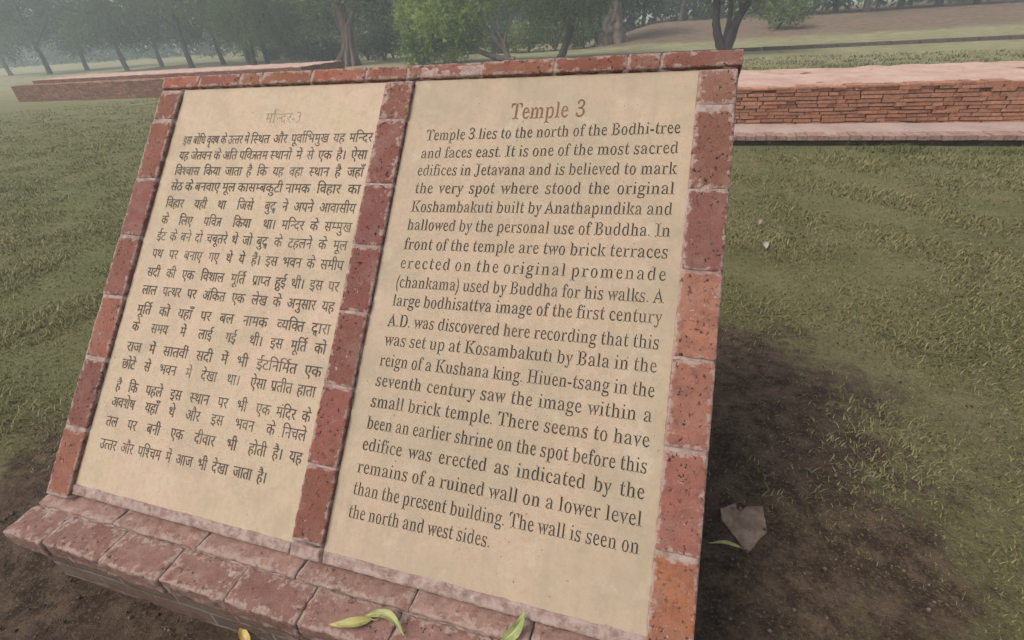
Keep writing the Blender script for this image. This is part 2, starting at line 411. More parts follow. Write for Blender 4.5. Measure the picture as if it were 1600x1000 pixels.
# plaster panels
def panel(name, u0, u1, m, label):
    nu, nv = 60, 90; V = []; Fc = []
    for j in range(nv+1):
        for i in range(nu+1):
            u = u0+(u1-u0)*i/nu; v = .0+1.53*j/nv
            V.append(P(u, v, .0009*noise.fractal(Vector((u*4, v*4, u0)), 1, 2, 3)))
    for j in range(nv):
        for i in range(nu):
            a = j*(nu+1)+i; Fc.append((a, a+nu+1, a+nu+2, a+1))
    o = mesh(name, V, Fc, m, board); o['label'] = label; return o
PL1 = m_plaster('buff_plaster', (.345, .270, .187), (.39, .287, .203), (.265, .218, .158))
PL2 = m_plaster('pale_buff_plaster', (.41, .312, .213), (.435, .315, .228), (.335, .273, .198))
pe = panel('english_panel', .0, .9, PL1, 'buff plaster panel painted with an English inscription headed Temple 3')
ph = panel('hindi_panel', -1.007, -.107, PL2, 'paler buff plaster panel painted with a Hindi inscription')

# ---- lettering: outlines taken from the built-in lettering of the text object, one mesh per block
fc = bpy.data.curves.new('lettering', 'FONT'); fo = bpy.data.objects.new('type_setter', fc)
fc.resolution_u = 5
_g = {}; _a = {}
def raw(body, off):
    fc.body = body; fc.offset = off
    me = bpy.data.meshes.new_from_object(fo)
    v = np.array([x.co[:2] for x in me.vertices], dtype=float).reshape(-1, 2); f = [tuple(p.vertices) for p in me.polygons]
    bpy.data.meshes.remove(me); return v, f
def glyph(ch, off):
    if (ch, off) not in _g: _g[ch, off] = raw(ch, off) if ch.strip() else (np.zeros((0, 2)), [])
    return _g[ch, off]
def adv(ch):
    if ch not in _a:
        if '|' not in _a: _a['|'] = raw('||', 0)[0][:, 0].max()
        _a[ch] = raw('|' + ch + '|', 0)[0][:, 0].max() - _a['|']
    return _a[ch]
def clip_x(v, f, x1):
    bm = bmesh.new(); bv = [bm.verts.new((a, b, 0)) for a, b in v]
    for q in f:
        try: bm.faces.new([bv[i] for i in q])
        except ValueError: pass
    bmesh.ops.bisect_plane(bm, geom=bm.verts[:]+bm.edges[:]+bm.faces[:], plane_co=(x1, 0, 0), plane_no=(1, 0, 0), clear_outer=True)
    bm.verts.index_update(); out = (np.array([x.co[:2] for x in bm.verts]).reshape(-1, 2), [tuple(x.index for x in p.verts) for p in bm.faces]); bm.free(); return out
def stroke(pts, wd):
    V = []; F = []
    for i, p in enumerate(pts):
        a = np.array(pts[max(i-1, 0)]); b = np.array(pts[min(i+1, len(pts)-1)]); t = (b-a)/np.linalg.norm(b-a); nrm = np.array((-t[1], t[0]))*wd/2
        V += [np.array(p)+nrm, np.array(p)-nrm]
    for i in range(len(pts)-1): F.append((2*i, 2*i+1, 2*i+3, 2*i+2))
    return np.array(V), F
def serif(c):
    if 'A' <= c <= 'Z': return chr(0x1d400+ord(c)-65)
    if 'a' <= c <= 'z': return chr(0x1d41a+ord(c)-97)
    if '0' <= c <= '9': return chr(0x1d7ce+ord(c)-48)
    return c
RES = 128
def thin(ch, t0, slope):
    """the glyph with its heavy stems made lighter and its hairlines kept: raster, distance to the edge, contour"""
    v, f = raw(ch, 0)
    if not len(v): return v, f
    pad = 6; ox, oy = v[:, 0].min()-pad/RES, v[:, 1].min()-pad/RES
    W = int((v[:, 0].max()-ox)*RES)+pad+2; H = int((v[:, 1].max()-oy)*RES)+pad+2
    W += W % 2; H += H % 2
    I = np.zeros((H, W), bool); q = (v-np.array((ox, oy)))*RES
    for t in f:
        for k in range(1, len(t)-1):
            a, b, c = q[t[0]], q[t[k]], q[t[k+1]]
            x0, x1 = int(min(a[0], b[0], c[0])), int(max(a[0], b[0], c[0]))+1; y0, y1 = int(min(a[1], b[1], c[1])), int(max(a[1], b[1], c[1]))+1
            xx, yy = np.meshgrid(np.arange(x0, x1+1), np.arange(y0, y1+1))
            e = [(p[0]-o[0])*(yy-o[1])-(p[1]-o[1])*(xx-o[0]) for o, p in ((a, b), (b, c), (c, a))]
            I[y0:y1+1, x0:x1+1] |= ((e[0] >= 0) & (e[1] >= 0) & (e[2] >= 0)) | ((e[0] <= 0) & (e[1] <= 0) & (e[2] <= 0))
    M = 15; Ip = np.pad(I, M); D = np.full((H, W), M-1.0); offs = [(i, j, math.hypot(i, j)) for i in range(-M+1, M) for j in range(-M+1, M) if 0 < i*i+j*j < (M-1)**2]
    for i, j, d in offs:
        o = ~Ip[M+j:M+j+H, M+i:M+i+W]; D[o & (D > d)] = d
    D = np.where(I, D-.5, 0); Dp = np.pad(D, M); LT = D.copy()
    for i, j, d in offs:
        o = Dp[M+j:M+j+H, M+i:M+i+W]; LT = np.where(o > d-.5, np.maximum(LT, o), LT)
    D2 = np.where(I, D, -1.0)
    def blur(A, n):
        for _ in range(n):
            A = np.pad(A, 1, mode='edge'); A = (A[:-2]+2*A[1:-1]+A[2:])/4; A = (A[:, :-2]+2*A[:, 1:-1]+A[:, 2:])/4
        return A
    LT = blur(LT, 3)/RES; g = np.where(LT > t0, t0+(LT-t0)*slope, LT)
    Fd = blur(D2, 1) - (LT-g)*RES
    Fd = Fd[::2, ::2]; h, w_ = Fd.shape; st = 2/RES
    V = []; Fc = []
    def pt(x, y): V.append((ox+x*st, oy+y*st)); return len(V)-1
    ins = Fd > 0
    for y in range(h-1):
        run = None
        for x in range(w_-1):
            c = (ins[y, x], ins[y, x+1], ins[y+1, x+1], ins[y+1, x])
            if all(c):
                if run is None: run = x
                continue
            if run is not None: Fc.append((pt(run, y), pt(x, y), pt(x, y+1), pt(run, y+1))); run = None
            if any(c):
                cs_ = ((x, y), (x+1, y), (x+1, y+1), (x, y+1)); poly = []
                for k in range(4):
                    (xa, ya), (xb, yb_) = cs_[k], cs_[(k+1) % 4]; fa, fb = Fd[ya, xa], Fd[yb_, xb]
                    if fa > 0: poly.append(pt(xa, ya))
                    if (fa > 0) != (fb > 0): s_ = fa/(fa-fb); poly.append(pt(xa+(xb-xa)*s_, ya+(yb_-ya)*s_))
                if len(poly) >= 3: Fc.append(tuple(poly))
        if run is not None: Fc.append((pt(run, y), pt(w_-1, y), pt(w_-1, y+1), pt(run, y+1)))
    return np.array(V).reshape(-1, 2), Fc
_t = {}
def thinned(ch, t0, slope):
    if (ch, t0, slope) not in _t: _t[ch, t0, slope] = thin(ch, t0, slope)
    return _t[ch, t0, slope]
def latin_word(word, off, track=0.0):
    x = 0; items = []
    for c in word:
        g = serif('i' if c == 'ı' else c); v, f = thinned(g, *off)
        if c == 'ı': 
            keep = v[:, 1] < .52; remap = np.cumsum(keep)-1; f = [tuple(int(remap[i]) for i in q) for q in f if all(keep[i] for i in q)]; v = v[keep]
        k = .84 if c in '()' else 1.0
        items.append((v*np.array((k, 1.0)) + np.array((x, 0)), f)); x += adv(g)*k + track
    return items, x - track
CUT = {'स': .17, 'न': .16, 'म': .17, 'प': .17, 'व': .16, 'त': .17, 'थ': .17, 'श': .17, 'ण': .17, 'च': .17, 'क': .27, 'ब': .17}
MAT = 'ेैुूंँृ'
_a['ि'] = .262
def hindi_word(word, off):
    x = 0; items = []; i = 0
    while i < len(word):
        c = word[i]; nxt = word[i+1] if i+1 < len(word) else ''
        if nxt == '~':                                   # half form
            v, f = thinned(c, *off); wd = adv(c); x1 = wd - CUT[c]; v, f = clip_x(v, f, x1); items.append((v+np.array((x, 0)), f)); x += x1 - .01; i += 2; continue
        if c == 'R':                                     # hook above the bar
            v, f = stroke([(x-.07, .60), (x-.20, .69), (x-.22, .78), (x-.16, .85), (x-.07, .86), (x-.02, .82)], .07); items.append((v, f)); i += 1; continue
        if c == 'T':                                     # tra
            for pp, ww in (([(0, .59), (.52, .59)], .066), ([(.42, .58), (.42, 0)], .075), ([(.41, .36), (.20, .37), (.08, .31)], .07), ([(.33, .35), (.20, .18), (.07, .04)], .07)): v, f = stroke(pp, ww); items.append((v+np.array((x, 0)), f))
            x += .505; i += 1; continue
        if c == 'X':                                     # stroke to the lower left of the stem
            v, f = stroke([(x-.12, .22), (x-.24, .13), (x-.36, .02)], .075); items.append((v, f)); i += 1; continue
        if c in 'QW':                                    # da carrying a small dha or va below
            v, f = thinned('द', *off); items.append((v+np.array((x, 0)), f))
            v2, f2 = thinned('ध' if c == 'Q' else 'व', *off); v2, f2 = v2.copy(), f2
            v2 = v2*np.array((.60, .56)) + np.array((x+.20, -.19)); items.append((v2, f2)); x += adv('द') + .06; i += 1; continue
        v, f = thinned(c, *off)
        if c in MAT:
            items.append((v+np.array((x, 0)), f))
        else:
            items.append((v+np.array((x, 0)), f)); x += adv(c)
        i += 1
    return items, x
class Block:
    def __init__(s): s.v = []; s.f = []; s.k = 0
    def put(s, items, u, v, su, sv, slope, base):
        """items laid on the panel from (u, v); base = the height in the glyph that sits on v"""
        for gv, gf in items:
            if not len(gv): continue
            b = len(s.v)
            du = gv[:, 0]*su; vv = v - (gv[:, 1]-base)*sv + slope*du; hh = .0012 + .00004*(s.k % 9)
            s.v.extend(np.array(TL) + np.stack([u+du, 0*du, 0*du], -1) + vv[:, None]*np.array(PD) + hh*np.array(PN))
            s.f += [tuple(i+b for i in q) for q in gf]; s.k += 1
    def build(s, name, m, parent): return mesh(name, s.v, s.f, m, parent, smooth=False)

EM, OFF = .0565, (.021, .36)
ENG = ['Temple 3 lies to the north of the Bodhi-tree', 'and faces east. It is one of the most sacred', 'edifices in Jetavana and is believed to mark',
 'the very spot where stood the original', 'Koshambakuti built by Anathapındika and', 'hallowed by the personal use of Buddha. In', 'front of the temple are two brick terraces',
 'erected on the original promenade', '(chankama) used by Buddha for his walks. A', 'large bodhisattva image of the first century', 'A.D. was discovered here recording that this',
 'was set up at Kosambakutı by Bala in the', 'reign of a Kushana king. Hiuen-tsang in the', 'seventh century saw the image within a', 'small brick temple. There seems to have', 'been an earlier shrine on the spot before this',
 'edifice was erected as indicated by the', 'remains of a ruined wall on a lower level', 'than the present building. The wall is seen on', 'the north and west sides.']
UL = [.077, .070, .069, .072, .071, .069, .071, .070, .068, .068, .066, .067, .063, .062, .059, .060, .058, .056, .056, .055]
VL = [.219, .282, .342, .403, .466, .527, .591, .653, .715, .774, .838, .897, .961, 1.022, 1.085, 1.149, 1.212, 1.277, 1.339, 1.404]
VR = [.197, .259, .322, .382, .443, .506, .568, .631, .693, .749, .818, .880, .944, 1.008, 1.071, 1.136, 1.199, 1.264, 1.329, 1.387]
bl = Block(); fits = []
for i, line in enumerate(ENG):
    words = line.split(); track = .085 if i == 7 else 0.0
    full = .866 if i < 19 else .488
    ws = [latin_word(x, OFF, track) for x in words]; nat = sum(x[1] for x in ws); ng = len(words)-1
    L = (full-UL[i])/EM
    k = min(.83, (L/(nat + ng*.24)))                       # letters narrow until the line fits, then the spaces take up the rest
    gap = (L - nat*k)/ng; fits.append((round(k, 3), round(gap, 3)))
    x = 0.0; sl = (VR[i]-VL[i])/(.866-UL[i])
    for items, wd in ws:
        bl.put(items, UL[i]+x*EM, VL[i]+sl*x*EM, EM*k, EM, sl, 0); x += wd*k + gap

LET = m_letter('dark_brown_paint', (.022, .0165, .0135), (.26, .195, .135), .50, .80, .50)
bl.build('lettering', LET, pe)
tb = Block(); ws = [latin_word(x, (.024, .42)) for x in ('Temple', '3')]; nat = sum(x[1] for x in ws); TE = .080
L = (.590-.353)/TE; k = (L-.26)/nat; x = 0
for items, wd in ws: tb.put(items, .353+x*TE, .146-.022*x*TE, TE*k, TE, -.022, 0); x += wd*k + .26
tb.build('title_lettering', m_letter('red_brown_paint', (.14, .062, .040), (.27, .15, .10), .4, .7, .6), pe)

HIN = [('इस बोिध वृक~ष के उत~तर में', 'िस~थत और पूवाRिभमुख यह मिन~दर'), ('यह जेतवन के अित पिवTतम', 'स~थानों में से एक है। ऐसा'), ('िवश~वास िकया जाता', 'है िक यह वहा स~थान है जहाँ'), ('सेठ के बनवाए मूल कासम~बकुटी', 'नामक िवहार का'),
 ('िवहार यही था िजसे', 'बुQ ने अपने आवासीय'), ('के िलए पिवT िकया', 'था। मिन~दर के सम~मुख'), ('ईट के बने दो चबूतरे थे जो', 'बुQ के टहलने के मूल'), ('पथ पर बनाए गए थे ये', 'हैं। इस भवन के समीप'), ('सदी की एक िवशाल मूितR', 'पXाप~त हुई थी। इस पर'), ('लाल पत~थर पर अंिकत एक', 'लेख के अनुसार यह'),
 ('मूितR को यहाँ पर बल नामक', 'व~यिक~त Wारा'), ('के समय में लाई गई', 'थी। इस मूितR को'), ('राज में सातवीं सदी में भी', 'ईटिनिमRत एक'), ('छोटे से भवन में देखा था।', 'ऐसा पXतीत हाता'), ('है िक पहले इस स~थान पर भी', 'एक मंिदर के'), ('अवशेष यहाँ थे और इस भवन', 'के िनचले'), ('तल पर बनी एक दीवार भी', 'होती है। यह'), ('उत~तर और पिश~चम में आज भी देखा जाता', 'है।')]
HA = [(394.4, 209), (423, 238), (387, 262), (447, 289), (415, 317.5), (412, 346), (402, 373), (394, 402), (394.4, 436), (393.7, 467), (434, 501), (390, 531), (401.6, 567), (391, 598.5), (401.6, 632), (418, 663), (389, 697), (403.4, 736)]
HR = [(583.5, 208), (575, 235), (569.5, 262), (564.6, 289), (557, 319), (551, 348.5), (544, 377), (538, 408), (531, 441), (524, 472.5), (517.5, 507.4), (511, 538), (504, 574), (494.5, 604.6), (487, 644), (480, 673), (473.6, 708), (422.5, 739.6)]
HM, HOFF = .052, (.024, .45)
hb = Block(); fits = []
for i, (pre, vis) in enumerate(HIN):
    u0, v0 = uv(*HA[i]); u1, v1 = uv(*HR[i]); v0 = v1 + .012*(u1-u0)
    ws = [hindi_word(x, HOFF) for x in vis.split()]; nat = sum(x[1] for x in ws); ng = max(1, len(ws)-1)
    L = (u1-u0)/HM; k = min(.80, L/(nat+ng*.26)); gap = (L-nat*k)/ng if len(ws) > 1 else .3
    if gap > .75: k = min(.92, L/(nat+ng*.6)); gap = (L-nat*k)/ng
    fits.append((round(k, 2), round(gap, 2)))
    x = 0.0
    for items, wd in ws: hb.put(items, u0+x*HM, v0-.012*x*HM, HM*k, HM, -.012, .62); x += wd*k+gap
    x = 0.0
    pw = [hindi_word(q, HOFF) for q in pre.split()][::-1]; n0 = sum(q[1] for q in pw); room = (u0+.945)/HM; kp = min(k, room/(n0+.26*len(pw))); gp = (room-n0*kp)/len(pw)
    for items, wd in pw:
        x -= gp + wd*kp; hb.put(items, u0+x*HM, v0-.012*x*HM, HM*kp, HM, -.012, .62)

hb.build('lettering', m_letter('faded_brown_paint', (.05, .039, .032), (.36, .28, .20), .46, .78, .6), ph)
ht = Block(); u1, v1 = uv(473, 176); x = -.0
for items, wd in [hindi_word(q, (.020, .3)) for q in ('3', '-', 'मिन~दर')]:
    x -= wd*.85; ht.put(items, u1+x*.062, v1, .062*.85, .062, 0.0, .62)
ht.build('title_lettering', m_letter('worn_away_paint', (.25, .195, .14), (.40, .31, .22), .34, .56, .95), ph)

# mortar fillet along the foot of the panels, the ledge and its bricks
zl = .292
mb = MB()
m2 = MB()
for (a, b, sd) in ((-1.113, -.106, 1), (-.107, .001, 2), (.0, 1.006, 3)):
    bed(m2, a, b, 1.503 if sd != 2 else 1.497, 1.545, -.012, .0045 if sd != 2 else .0125, sd, .0045, .006, .016)
m1 = MB()
AXF = (Vector((1, 0, 0)), Vector((0, 1, 0)), Vector((0, 0, 1)))
def flat_brick(mbb, x0, x1, y0, y1, z0, z1, seed, tint, rz=0, **kw):
    a = (Vector((math.cos(rz), math.sin(rz), 0)), Vector((-math.sin(rz), math.cos(rz), 0)), Vector((0, 0, 1)))
    rounded(mbb, Vector(((x0+x1)/2, (y0+y1)/2, (z0+z1)/2)), ((x1-x0)/2, (y1-y0)/2, (z1-z0)/2), a, kw.pop('r', .004), seed, tint, rough=.0042, **kw)
LP = [(.27, .165, .135), (.245, .145, .12), (.265, .16, .13), (.23, .137, .112)]
xj = [-1.95, -1.60, -1.25, -.889, -.529, -.20, .185]
for k in range(len(xj)-1): flat_brick(m1, xj[k]+.002, xj[k+1]-.002, .549, .66, .21, zl+.004+rnd.uniform(-.002, .002), 90+k, LP[k % 4], smear=3.2, pits=.5)
xj = [-1.96, -1.78, -1.53, -1.29, -1.05, -.81, -.545, -.29, -.05, .20]
for k in range(len(xj)-1): flat_brick(m1, xj[k]+.002, xj[k+1]-.002, .442+rnd.uniform(-.004, .004), .546, .215, zl-.004+rnd.uniform(-.003, .003), 110+k, [(.195, .108, .088), (.175, .094, .078), (.205, .115, .095)][k % 3], smear=2.4, pits=.7)
lo = m1.build('brick_ledge', BRICK, board); lo['label'] = 'pinkish worn brick ledge at the foot of the panels'
m2.build('mortar_fillet', MORT, lo)
m3 = MB(); m3.box((-1.945, .450, .22), (.178, .66, zl-.0095)); m3.build('mortar_joints', MORT, lo, smooth=False)

# ------------------------------------------------------------------ fallen leaves, stone and litter
def leaf(name, base, tip, width, label, m, z=0.0, curl=.01, bend=.1, normal=Vector((0, 0, 1)), group=None, stalk=.15):
    base = Vector(base); tip = Vector(tip); d = tip-base; L = d.length; t = d.normalized(); sdv = normal.cross(t).normalized(); up = t.cross(sdv)
    n = 16; mb = MB(); V = []; rib = []; Fc = []
    for i in range(n+1):
        s = i/n; wd = width*(math.sin(math.pi*min(1, s**.8))**.8)*(1-.35*s) if 0 < i < n else .0004
        mid = base + d*s + sdv*(bend*L*math.sin(math.pi*s)) + up*(curl*math.sin(math.pi*s)+.002)
        for q in (-1, -.5, 0, .5, 1):
            V.append(mid + sdv*q*wd/2 + up*(abs(q)**1.4*wd*.22 + .0016*math.sin(9*s+3*q))); rib.append(1-abs(q)*(1 if q else 0))
    for i in range(n):
        for k in range(4): a = i*5+k; Fc.append((a, a+5, a+6, a+1))
    mb.add(V, Fc, rib=rib)
    r = thing(name, label, 'leaf', base, group)
    b = mb.build('blade', m, r)
    st = MB(); st.tube(curve([base + t*.006 + up*.003, base - t*stalk*L*.5 + up*.004 + sdv*.004, base - t*stalk*L + up*.003], 4), [.0012]*9, 5); st.build('stalk', m, r)
    return r
YG = m_fallen('yellow_green_leaf', (.33, .29, .085), (.22, .23, .075), (.36, .32, .14))
GR = m_fallen('green_leaf', (.17, .205, .06), (.29, .285, .10), (.32, .32, .15))
YE = m_fallen('yellow_leaf', (.45, .31, .07), (.36, .27, .07), (.5, .4, .15))
DR = m_fallen('dry_leaf', (.25, .20, .15), (.33, .27, .21), (.3, .25, .19))
zz = zl + .002
leaf('fallen_leaf', at(583, 968, zz), at(514, 976, zz), .030, 'yellow green leaf lying lengthwise on the brick ledge', YG, curl=.012, bend=.10)
leaf('fallen_leaf', at(570, 963, zz+.006), at(634, 998, zz), .026, 'green leaf arched over the tip of the yellow green leaf', GR, curl=.016, bend=.16)
leaf('fallen_leaf', at(786, 1000, zz), at(821, 953, .345), .034, 'green leaf leaning up against the foot of the English panel', GR, curl=.006, bend=-.10, normal=PN)
leaf('fallen_leaf', at(390, 1004, .02), at(379, 972, .03), .03, 'yellow leaf fallen at the foot of the brick ledge', YE, curl=.004)
leaf('fallen_leaf', at(1158, 856, .012), at(1107, 849, .010), .018, 'slender yellow green leaf lying on dark soil by the broken stone', YG, curl=.004, bend=-.06)
leaf('dry_leaf', at(1197, 389, .025), at(1202, 378, .025), .045, 'small whitish dry leaf lying on the lawn', DR, curl=.012)
leaf('dry_leaf', at(1186, 351, .025), at(1195, 345, .025), .035, 'pinkish curled dry leaf farther out on the lawn', m_fallen('pink_dry_leaf', (.26, .18, .15), (.21, .14, .11), (.3, .22, .18)), curl=.02)
out = [(1125, 797), (1149, 789), (1151, 797), (1160, 800), (1168, 792), (1190, 795), (1194, 815), (1198, 832), (1185, 845), (1176, 858), (1168, 864), (1158, 856), (1150, 843), (1140, 832), (1127, 815)]
bm = bmesh.new(); lo_ = [bm.verts.new(at(x, y, -.01)) for x, y in out]
f0 = bm.faces.new(lo_); 
if f0.normal.z < 0: f0.normal_flip()
r_ = bmesh.ops.extrude_face_region(bm, geom=[f0]); up_ = [g for g in r_['geom'] if isinstance(g, bmesh.types.BMVert)]
for v in up_: v.co.z += .013
bmesh.ops.recalc_face_normals(bm, faces=bm.faces[:])
bmesh.ops.triangulate(bm, faces=bm.faces[:])
for _ in range(2): bmesh.ops.subdivide_edges(bm, edges=[e for e in bm.edges if e.calc_length() > .012], cuts=1, use_grid_fill=False); bmesh.ops.triangulate(bm, faces=bm.faces[:])
for v in bm.verts: v.co += Vector((noise.noise(v.co*60)*.0035, noise.noise(v.co*60+Vector((5, 0, 0)))*.0035, noise.fractal(v.co*30, 1, 2, 3)*.006 - .002))
c0 = at(1160, 825, 0)
st = mesh('broken_stone', [tuple(v.co) for v in bm.verts], [tuple(x.index for x in f.verts) for f in bm.faces] if not bm.verts.index_update() else [], m_stone('pale_stone', (.17, .118, .085), (.28, .205, .155)), loc=tuple(c0), smooth=False)
bm.free(); tag(st, 'flat broken piece of pale stone with a notch, lying on dark soil', 'stone')

# soil crumbs, one mass nobody could count
def pebbles(n, name):
    base = np.array([(1,0,0),(-1,0,0),(0,1,0),(0,-1,0),(0,0,1),(0,0,-1)], float); tri = np.array([(0,2,4),(2,1,4),(1,3,4),(3,0,4),(2,0,5),(1,2,5),(3,1,5),(0,3,5)])
    x = rng.uniform(-2.6, 2.2, n*3); y = rng.uniform(.0, 3.4, n*3); k = rng.random(n*3) < soil_mask(x, y); x, y = x[k][:n], y[k][:n]; n = len(x)
    s = .0016 + .0075*rng.random(n)**4
    V = base[None]*s[:, None, None]*rng.uniform(.5, 1.2, (n, 6, 1)); V[..., 0] += x[:, None]; V[..., 1] += y[:, None]; V[..., 2] += -.002 + s[:, None]*.3
    Fc = (tri[None] + (np.arange(n)*6)[:, None, None]).reshape(-1, 3)
    o = mesh(name, V.reshape(-1, 3), Fc, m_stone('soil_crumbs_mat', (.045, .032, .025), (.20, .15, .12)), smooth=False); tag(o, 'dark soil crumbs and grit around the brick board', 'soil', kind='stuff')
pebbles(14000, 'soil_crumbs')

def ztop(x, y):
    q = np.zeros(len(x)); s = soil_mask(x, y)
    for i in range(len(x)):
        if abs(x[i]) < 4 and y[i] < 6: q[i] = .016*noise.fractal(Vector((x[i]*5, y[i]*5, 0)), 1, 2, 5)*(.35+s[i]) - .010
    return q
def grass(n):
    th = rng.uniform(-1.3, 1.2, n*2); r = 1.2 + 20*rng.random(n*2)**1.5
    x = r*np.sin(th)*1.25; y = r*np.cos(th) + .2
    keep = (rng.random(n*2) < np.clip(1.06-soil_mask(x, y), 0, 1)**1.5) & (rng.random(n*2) < 1.25-r/20) & ~((x > -3) & (x < 14) & (y > 7.2) & (y < 10.9)) & ~((x < -11) & (y > 15)) & ~((x > -1.95) & (x < .22) & (y < 2.0)) 
    pn = np.array([noise.noise(Vector((a*1.6, b*1.6, 3))) for a, b in zip(x, y)]); keep &= rng.random(n*2) < np.clip(.68+pn*1.2, .34, 1)
    x, y, pn = x[keep][:n], y[keep][:n], pn[keep][:n]; n = len(x)
    edge = (y > 6.85) & (x > -3)                                 # longer green fringe against the step
    h = rng.uniform(.009, .026, n)*(1+.5*np.clip(np.hypot(x, y)/8, 0, 1)); h[edge] *= 1.7; h *= np.clip(1+pn*1.1, .55, 1.6)*(1-.5*soil_mask(x, y))
    wd = rng.uniform(.0009, .0019, n)*(1+.38*np.hypot(x, y))
    az = rng.uniform(0, 6.283, n); ln = rng.uniform(.3, 1.9, n)
    dx, dy = np.cos(az), np.sin(az); z0 = ztop(x, y) - .003
    base = np.stack([x, y, z0], -1); sd = np.stack([-dy*wd, dx*wd, 0*wd], -1)
    mid = base + np.stack([dx*h*ln*.3, dy*h*ln*.3, h*.6], -1); tip = base + np.stack([dx*h*ln, dy*h*ln, h*.95], -1)
    V = np.stack([base-sd, base+sd, mid+sd*.7, tip, mid-sd*.7], 1).reshape(-1, 3)
    b = np.arange(n)*5
    Fc = np.concatenate([np.stack([b, b+1, b+2, b+4], -1), np.stack([b+4, b+2, b+3, b+3], -1)])
    lv = np.clip(rng.random(n)*.8 + pn*.35, 0, 1); lv[edge] *= .35
    F3 = np.concatenate([np.stack([b, b+1, b+2], -1), np.stack([b, b+2, b+4], -1), np.stack([b+4, b+2, b+3], -1)])
    m = m_leaf('lawn_blades', (.115, .118, .038), (.26, .225, .105), (.42, .34, .20), .25)
    o = mesh('lawn_grass', V, F3, m, attrs={'lv': np.repeat(lv, 5)}, smooth=False); tag(o, 'short patchy lawn grass around the board', 'grass', kind='stuff')
grass(390000)

# ------------------------------------------------------------------ excavated brick remains
PINKTOP = m_paving('pink_brick_paving', (.46, .31, .255), (.37, .235, .185))
OLDB = m_wallbrick('old_thin_brick', (.36, .165, .09), (.19, .085, .055), (.075, .05, .04), .24, .052)
def rough_box(mb, lo, hi, step=.12, amp=.012, sd=0):
    n = [max(1, int((hi[a]-lo[a])/step)) for a in range(3)]; n = [min(k, 160) for k in n]; vid = {}; V = []; Fc = []
    def vt(k):
        if k in vid: return vid[k]
        p = Vector([lo[a]+(hi[a]-lo[a])*k[a]/n[a] for a in range(3)])
        p += Vector((noise.noise(p*3+Vector((sd, 0, 0))), noise.noise(p*4+Vector((0, sd, 0))), noise.noise(p*4+Vector((0, 0, sd)))))*amp
        vid[k] = len(V); V.append(p); return vid[k]
    for a in range(3):
        b, d = (a+1) % 3, (a+2) % 3
        for side in (0, n[a]):
            for i in range(n[b]):
                for j in range(n[d]):
                    q = []
                    for ii, jj in ((i, j), (i+1, j), (i+1, j+1), (i, j+1)):
                        k = [0, 0, 0]; k[a] = side; k[b] = ii; k[d] = jj; q.append(vt(tuple(k)))
                    Fc.append(tuple(q) if side else tuple(q[::-1]))
    mb.add(V, Fc)
pf = thing('brick_platform', 'long low excavated brick platform with pink top beyond the right end of the board', 'brick ruin', (5, 9, 0))
mb = MB(); rough_box(mb, (-2.5, 8.2, -.05), (13, 10.7, .572), .1, .026, 1); mb.build('rubble_core', OLDB, pf, smooth=False)
def tinted(): f = rnd.uniform(.95, 1.35); p = rnd.random(); return ((.30+.06*p)*f, (.125+.05*p)*f, (.065+.045*p)*f)
def rbox(mbb, lo, hi):
    j = lambda: rnd.uniform(-.005, .005)
    lo, hi = [a+j() for a in lo], [a+j() for a in hi]; mbb.box(lo, hi, edge=.03, tint=tinted(), smear=.9, pits=1.0)
mb = MB(); z = .10
while z < .565:
    hgt = rnd.choice((.046, .05, .055)); x = -2.5 + rnd.uniform(-.1, 0)
    while x < 13:
        L = rnd.choice((.12, .2, .24, .26, .3)); dy = rnd.uniform(-.014, .012) - (.02 if rnd.random() < .08 else 0)
        if rnd.random() > .03: rbox(mb, (x, 8.155-dy, z), (x+L-.012, 8.26, min(.575, z+hgt-.009)))
        x += L
    z += hgt
mb.build('brick_face', BRICK, pf, smooth=False)
mb = MB(); x = -2.5
while x < 13:
    L = rnd.choice((.115, .12, .125, .24)); rbox(mb, (x, 8.15+rnd.uniform(-.015, .02), .575), (x+L-.008, 8.15+rnd.choice((.22, .25, .3)), .598+rnd.uniform(-.006, .008))); x += L
mb.build('brick_edging', BRICK, pf, smooth=False)
mb = MB(); rough_box(mb, (-2.46, 8.225, .560), (12.96, 10.68, .590), .1, .022, 2); mb.build('paved_top', PINKTOP, pf, smooth=False)
mb = MB(); rough_box(mb, (-2.6, 7.36, -.05), (13.1, 8.185, .075), .1, .01, 4); mb.build('step_riser', m_wallbrick('shadow_dark_brick', (.085, .06, .048), (.06, .045, .036), (.05, .04, .035), .26, .06), pf, smooth=False)  # riser brick coloured dark to stand in for the shadow below the tread
mb = MB(); rough_box(mb, (-2.62, 7.42, .070), (13.12, 8.18, .122), .1, .012, 5)
for k in range(130): x = -2.6+k*.121; t_ = rnd.uniform(.85, 1.1); mb2 = globals().setdefault('treads', MB()); mb2.box((x, 7.285+rnd.uniform(-.012, .015), .076), (x+.113, 7.54, .128+rnd.uniform(-.006, .008)), edge=.03, tint=(.33*t_, .215*t_, .175*t_), smear=1.2, pits=.6)
treads.build('tread_edging', BRICK, pf, smooth=False); mb.build('step_tread', m_paving('grey_pink_paving', (.37, .27, .235), (.30, .215, .185)), pf, smooth=False)
rw = thing('brick_ruin', 'low stepped remains of a pinkish brick wall beyond the left end of the board', 'brick ruin', (-16, 17, 0))
e1, e2 = aty(470, 103, 16).x, aty(482, 110, 15.4).x
mb = MB(); rough_box(mb, (-26, 16, -.05), (e1, 18.6, .72), .13, .03, 6); mb.build('upper_course', OLDB, rw, smooth=False)
mb = MB(); rough_box(mb, (-25.96, 16.03, .690), (e1-.03, 18.58, .735), .13, .03, 7); mb.build('paved_top', PINKTOP, rw, smooth=False)
mb = MB(); rough_box(mb, (-26.1, 15.2, -.05), (e2, 15.95, .60), .13, .03, 8); mb.build('lower_course', OLDB, rw, smooth=False)
